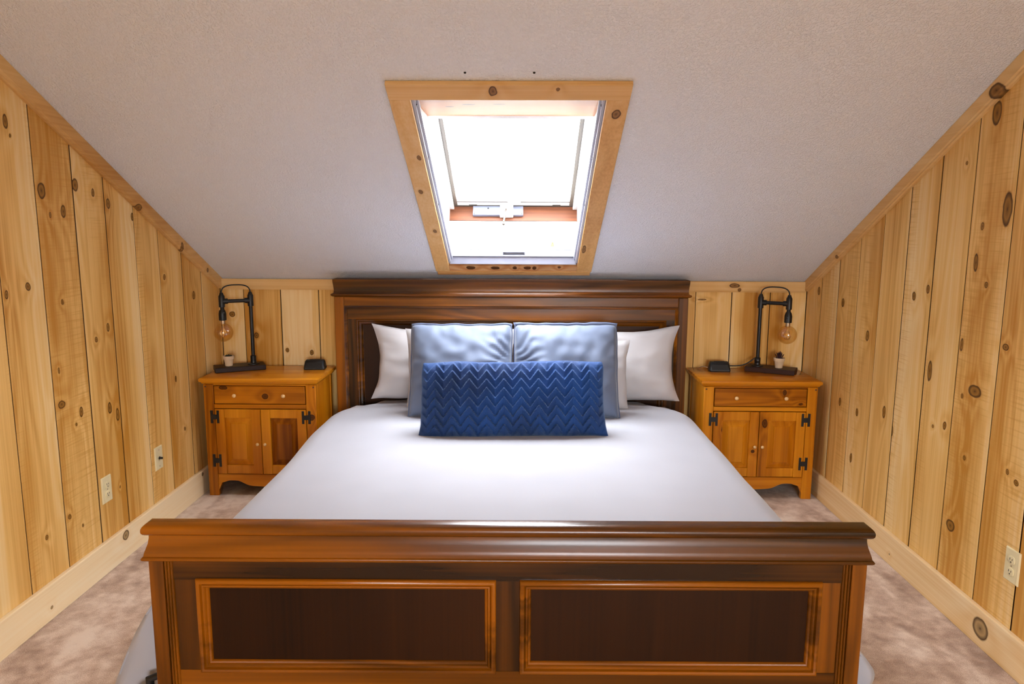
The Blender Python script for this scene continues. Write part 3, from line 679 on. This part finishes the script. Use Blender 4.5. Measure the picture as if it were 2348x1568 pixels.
# ================================================================== NIGHTSTANDS
def nightstand():
    r = empty('nightstand'); w = .31; D = .36; HT = .675      # front plane of the posts is y = 0
    m = MB(); m.stack(0, D/2+.0, w+.003, D/2-.006, [(-.004,-.004,HT-.036),(.004,.004,HT-.034),(.008,.010,HT-.024),(.014,.018,HT-.022),(.016,.021,HT-.012),(.014,.019,HT-.004),(.008,.013,HT)])
    m.build('top', 'honey_x', r, 35)
    posts = []
    for s in (-1, 1):
        x0, x1 = sorted((s*w, s*(w-.055)))
        m = MB(); m.box(x0, x1, 0, .03, 0, HT-.036); p = m.build('front_post', 'honey_z', r, bevel=.003); posts.append(p)
        q = MB(); q.lathe((s*(w-.012), 0, HT-.05), [(.0045,0),(.0045,.0015),(.002,.002)], 10, 'y'); q.build('peg', 'peg_dark', p)
        m = MB(); x0, x1 = sorted((s*(w-.004), s*(w-.022))); m.box(x0, x1, .03, D-.012, .10, HT-.036); m.build('side_panel', 'honey_z', r)
        m = MB(); x0, x1 = sorted((s*w, s*(w-.04))); m.box(x0, x1, D-.045, D-.012, 0, HT-.036); m.build('rear_post', 'honey_z', r)
    m = MB(); m.box(-w+.02, w-.02, D-.02, D-.012, .10, HT-.036); m.build('back_panel', 'honey_z', r)
    m = MB(); m.box(-w+.055, w-.055, .12, .13, .10, HT-.04); m.build('inner_board', 'gap_dark', r)
    i = w-.055
    m = MB(); m.box(-i, i, .002, .03, .502, .526); m.build('mid_rail', 'honey_x', r, bevel=.003)
    m = MB(); m.box(-i, i, .004, .03, .632, HT-.036); m.build('top_rail', 'honey_x', r)
    # shaped apron
    n = 28; up = [(-i, .124), (i, .124)]; lo = []
    for k in range(n+1):
        x = i-2*i*k/n; a = abs(x)/i
        if a > .93: z = .035+.04*(1-(a-.93)/.07)**.6
        elif a > .28: z = .088 - .030*(1-smooth(.28,.62,a)) - .013*smooth(.75,.93,a)
        else: z = .058 - .004*cos(a/.28*PI/2)
        lo.append((x, z))
    m = MB(); m.prism([(x, .004, z) for x, z in up+lo], (0, .02, 0)); m.build('apron', 'honey_x', r)
    # drawer
    m = MB(); m.box(-i+.004, i-.004, -.001, .10, .530, .629); dr = m.build('drawer', 'honey_drawer_a', r, bevel=.003)
    knobp = [(.005,0),(.004,.006),(.010,.012),(.011,.017),(.008,.021),(.002,.0225)]
    for x in (-.135, .135):
        q = MB(); q.lathe((x, -.001, .578), knobp, 16, 'y'); q.build('knob', 'knob_wood', dr, 50)
    doors = []
    for s in (-1, 1):
        x0, x1 = sorted((s*.0015, s*(i-.003))); z0, z1 = .128, .4985; sw = .050
        m = MB(); m.box(x0, x0+sw, -.002, .02, z0, z1); m.box(x1-sw, x1, -.002, .02, z0, z1)
        m.box(x0+sw, x1-sw, .0015, .02, z0, z0+sw); m.box(x0+sw, x1-sw, .0015, .02, z1-sw, z1)
        d = m.build('door', 'honey_z', r, bevel=.002); doors.append(d)
        a0, a1, c0, c1 = x0+sw, x1-sw, z0+sw, z1-sw
        m = MB(); m.loops([[(a0+e,y,c0+e),(a1-e,y,c0+e),(a1-e,y,c1-e),(a0+e,y,c1-e)] for e, y in ((0,.019),(0,.015),(.008,.015),(.032,.005),(.034,.002))], True, True, True)
        m.build('raised_panel', 'honey_z', d)
        q = MB(); q.lathe((s*.021, 0, .302), [(a*.82, b*.85) for a, b in knobp], 14, 'y'); q.build('knob', 'knob_wood', d, 50)
        for zz in (.205-.035, .455-.035):
            xh = s*(i-.0015); q = MB()
            q.box(xh-.024, xh-.011, -.004, .001, zz-.036+.035, zz+.036+.035); q.box(xh+.011, xh+.024, -.004, .001, zz-.036+.035, zz+.036+.035)
            q.box(xh-.013, xh+.013, -.006, .001, zz-.013+.035, zz+.013+.035); q.build('hinge', 'black_iron', d)
        for xx in (x0+.012, x0+sw-.010, x1-sw+.010, x1-.012)[1:3] + ((x0+.012,) if s > 0 else (x1-.012,))[:0]:
            for zz in (z0+.02, z1-.02):
                q = MB(); q.lathe((xx, 0, zz), [(.004,0),(.004,.001),(.001,.0015)], 10, 'y'); q.build('peg', 'peg_dark', d)
    return r, dr, posts, doors
def set_mat(o, name):
    o.material_slots[0].link = 'OBJECT'; o.material_slots[0].material = M[name]
def nightstands():
    a, dr, posts, doors = nightstand()
    b = copy_tree(a)
    a.location = (-1.447, -.43, 0); b.location = (1.305, -.395, 0)
    tag(a, 'honey pine nightstand between the bed and the jack plate wall', 'nightstand', 'pine nightstands')
    tag(b, 'honey pine nightstand between the bed and the single outlet wall', 'nightstand', 'pine nightstands')
    set_mat(posts[1], 'honey_post_a')
    for c in b.children:
        if c.name.startswith('drawer'): set_mat(c, 'honey_drawer_b')
        if c.name.startswith('door'): set_mat(c, 'honey_door_b')
nightstands()
NZ = .675

# ================================================================== LAMPS AND SMALL THINGS
def lamp(loc, rz, label, knob_side):
    r = empty('table_lamp', loc, rz); tag(r, label, 'lamp', 'black pipe lamps')   # pole at the origin, arm towards +x
    m = MB(); m.box(-.06, .215, -.062, .062, .0, .028); m.build('base', 'lamp_board', r, bevel=.003)
    B = .028; A = .155
    m = MB(); m.lathe((0,0,B), [(.034,0),(.034,.005),(.018,.009),(.016,.02)], 20); m.build('floor_flange', 'black_iron', r, 40)
    m = MB(); m.tube([(0,0,B+.01),(0,0,.41)], .0105, 14); m.build('pole', 'black_iron', r, 50)
    m = MB(); m.lathe((0,0,.05), [(.0105,-.012),(.0165,-.010),(.0165,.026),(.0105,.03)], 14); m.lathe((0,0,.062), [(.009,0),(.014,.004),(.014,.022),(.008,.026)], 12, 'y'); 
    m.build('lower_tee', 'black_iron', r, 40)
    def tee(x, name, s):
        m = MB(); m.lathe((x,0,.40), [(.011,-.034),(.0165,-.032),(.0165,.030),(.013,.036),(.008,.05)], 14); m.tube([(x,0,.40),(x+s*.032,0,.40)], .0155, 12); m.build(name, 'black_iron', r, 40)
    tee(0, 'pole_tee', 1); tee(A, 'socket_tee', -1)
    m = MB(); m.tube([(.02,0,.40),(A-.02,0,.40)], .0105, 12); m.build('crossbar', 'black_iron', r, 50)
    pts = []
    for k in range(25):
        a = PI*k/24; pts.append((A/2-A/2*math.copysign(abs(cos(a))**.7, cos(a)), 0, .445+.047*abs(sin(a))**.75))
    m = MB(); m.tube(pts, .0036, 8); m.build('cable_loop', 'cord_black', r, 60)
    m = MB(); m.lathe((A,0,.30), [(.019,-.008),(.021,-.006),(.021,.03),(.017,.047),(.011,.055),(.011,.075)], 18); so = m.build('socket', 'black_plastic', r, 40)
    m = MB(); m.lathe((A,-.019,.325), [(.004,0),(.004,.012),(.008,.013),(.008,.020),(.002,.022)], 10, 'y'); m.build('switch', 'black_plastic', so, 40)
    m = MB(); m.lathe((A,0,.28), [(.013,-.012),(.0135,.014)], 16); m.build('bulb_cap', 'brass_cap', r, 40)
    R = .053; zc_ = .222; prof = [(.0125,.275)]
    for k in range(3, 21):
        a = PI*k/20 if k < 20 else PI-.02; prof.append((R*sin(a), zc_+R*cos(a)))
    m = MB(); m.lathe((A,0,0), [(r_, h) for r_, h in prof], 28); bu = m.build('bulb', 'bulb_glass', r, 80)
    m = MB(); m.tube([(A,0,.272),(A,0,.235)], .004, 8)
    for k in range(8):
        a = 2*PI*k/8; m.tube([(A+.006*cos(a),0+.006*sin(a),.245),(A+.020*cos(a),.020*sin(a),.215),(A+.010*cos(a+.4),.010*sin(a+.4),.195)], .0022, 6)
    m.build('filament', 'filament', bu, 60)
    return r
LL = lamp((-1.575,-.155,NZ), math.radians(208), 'black pipe table lamp with globe bulb on the jack plate side nightstand', 1)
LR = lamp((1.372,-.100,NZ), math.radians(-28), 'black pipe table lamp with globe bulb on the single outlet side nightstand', -1)
def plug_cord():
    m = MB(); pts = []
    P0, P1 = Vector((1.352,-.108,NZ+.075)), Vector((1.205,-.082,NZ+.022))
    for k in range(15):
        t = k/14; p = P0.lerp(P1, t); p.z -= .022*sin(PI*t)*(1-t*.5); p.y -= .012*sin(PI*t); pts.append(p)
    o = m.tube(pts, .0036, 8).build('power_cord', 'cord_black', LR, 60)
    o.matrix_parent_inverse = (Matrix.Translation(LR.location) @ Matrix.Rotation(LR.rotation_euler.z, 4, 'Z')).inverted()
plug_cord()
def plant(loc, leafy, label):
    r = empty('potted_succulent', loc); tag(r, label, 'plant')
    m = MB(); m.lathe((0,0,0), [(.0205,0),(.0265,.038),(.0275,.040),(.0305,.040),(.0315,.058),(.028,.058),(.0265,.050),(.004,.050)], 24); m.build('pot', 'pot_clay', r, 35)
    m = MB(); m.lathe((0,0,.050), [(.026,0),(.024,.004),(.008,.006)], 18); m.build('soil', 'soil', r, 40)
    rnd = random.Random(5)
    for ring, (cnt, rad, hgt, tilt) in enumerate(((8,.012,.036,.75),(6,.007,.042,.42),(3,.003,.045,.15)) if leafy else ((7,.014,.012,.95),(5,.007,.015,.6))):
        for k in range(cnt):
            a = 2*PI*k/cnt+ring*.5+rnd.uniform(-.15,.15); m = MB(); L = []
            for q in range(6):
                t = q/5; rr = .0058*sin(PI*(.18+.80*t)); c = Vector((cos(a)*(rad+hgt*sin(tilt)*t*.62), sin(a)*(rad+hgt*sin(tilt)*t*.62), .053+hgt*cos(tilt*t)*t))
                u = Vector((-sin(a), cos(a), 0)); w = Vector((-cos(a)*.5, -sin(a)*.5, .8))
                L.append([tuple(c+u*rr*cos(b)+w*rr*.45*sin(b)) for b in [2*PI*i/8 for i in range(8)]])
            m.loops(L); m.build('leaf', 'succulent_dark' if leafy else 'succulent_green', r, 60)
dl = Vector((cos(math.radians(208)), sin(math.radians(208)), 0)); dr_ = Vector((cos(math.radians(-28)), sin(math.radians(-28)), 0))
p = Vector((-1.575,-.155,NZ+.028)) + dl*.135; plant(tuple(p), False, 'tiny low succulent in a clay pot on the jack plate side lamp base')
p = Vector((1.372,-.100,NZ+.028)) + dr_*.120; plant(tuple(p), True, 'spiky dark purple succulent in a clay pot on the single outlet side lamp base')
def clock(loc, rz, label):
    r = empty('alarm_clock', loc, rz); tag(r, label, 'clock', 'black bedside clocks')
    m = MB(); L = []
    for z, a, b0, b1 in ((0,.058,-.035,.03),(.006,.0605,-.037,.031),(.046,.055,-.022,.026),(.054,.050,-.014,.02)):
        c = .006; L.append([(-a+c,b0,z),(a-c,b0,z),(a,b0+c,z),(a,b1-c,z),(a-c,b1,z),(-a+c,b1,z),(-a,b1-c,z),(-a,b0+c,z)])
    m.loops(L); m.build('case', 'black_plastic', r, 40)
    f = MB(); f.prism([(-.048,-.0372,.010),(.048,-.0372,.010),(.044,-.0262,.040),(-.044,-.0262,.040)], (0,.002,0)); f.build('display', 'black_plastic', r)
    f = MB(); f.box(-.03,.03,-.004,.008,.054,.057); f.build('snooze_bar', 'black_iron', r, bevel=.001)
    return r
clock((-1.215,-.150,NZ), .05, 'black bedside clock on the jack plate side nightstand')
ck = clock((1.145,-.115,NZ), -.05, 'black bedside clock wired beside the lamp on the single outlet side')
def thin_cord():
    m = MB(); o = m.tube([(-.055,.02,.012),(-.085,.035,.018),(-.105,.05,.006),(-.115,.055,.003)], .0025, 8).build('clock_cord', 'brass_cap', ck, 60)
thin_cord()

# ------------------------------------------------------------------ wall plates
def plate(name, X, y, z, sgn, label, coax=False):
    r = empty(name, (X, y, z), PI/2 if sgn > 0 else -PI/2); tag(r, label, 'outlet')   # local -y faces the room
    m = MB(); m.loops([[(-a,yy,-b),(a,yy,-b),(a,yy,b),(-a,yy,b)] for a, b, yy in ((.036,.058,0),(.036,.058,-.003),(.033,.055,-.006))]); m.build('plate', 'almond_plastic', r)
    if coax:
        m = MB(); m.lathe((0,-.006,0), [(.008,0),(.008,.003),(.0055,.0035),(.0055,.016),(.002,.017)], 12, 'y'); m.build('coax_socket', 'slot_dark', r, 40)
        sc = (.041, -.041)
    else:
        for zz in (.021, -.021):
            m = MB(); L = []
            for yy, k in ((-.0055,1.),(-.0085,1.),(-.009,.94)):
                L.append([(k*.0165*math.copysign(abs(cos(a))**.6, cos(a)), yy, zz+k*.0145*math.copysign(abs(sin(a))**.8, sin(a))) for a in [2*PI*i/20 for i in range(20)]])
            m.loops(L); rc = m.build('receptacle', 'almond_plastic', r, 40)
            for x0, z0, hx, hz in ((-.006,.003,.0012,.004),(.006,.003,.0012,.0035),(0,-.007,.0022,.0022)):
                q = MB(); q.box(x0-hx, x0+hx, -.0094, -.0085, zz+z0-hz, zz+z0+hz); q.build('slot', 'slot_dark', rc)
        sc = (0,)
    for zz in sc:
        q = MB(); q.lathe((0,-.006,zz), [(.003,0),(.003,.001),(.001,.0015)], 10, 'y'); q.build('screw', 'brass_cap', r)
plate('wall_outlet', XL, -1.307, .358, 1, 'almond duplex outlet nearer the footboard on the jack plate wall')
plate('coax_plate', XL, -.851, .353, 1, 'almond wall plate with a black coax jack beside the nightstand', True)
plate('wall_outlet', XR, -1.957, .360, -1, 'almond duplex outlet low on the wall opposite the coax jack')
bpy.context.view_layer.update()
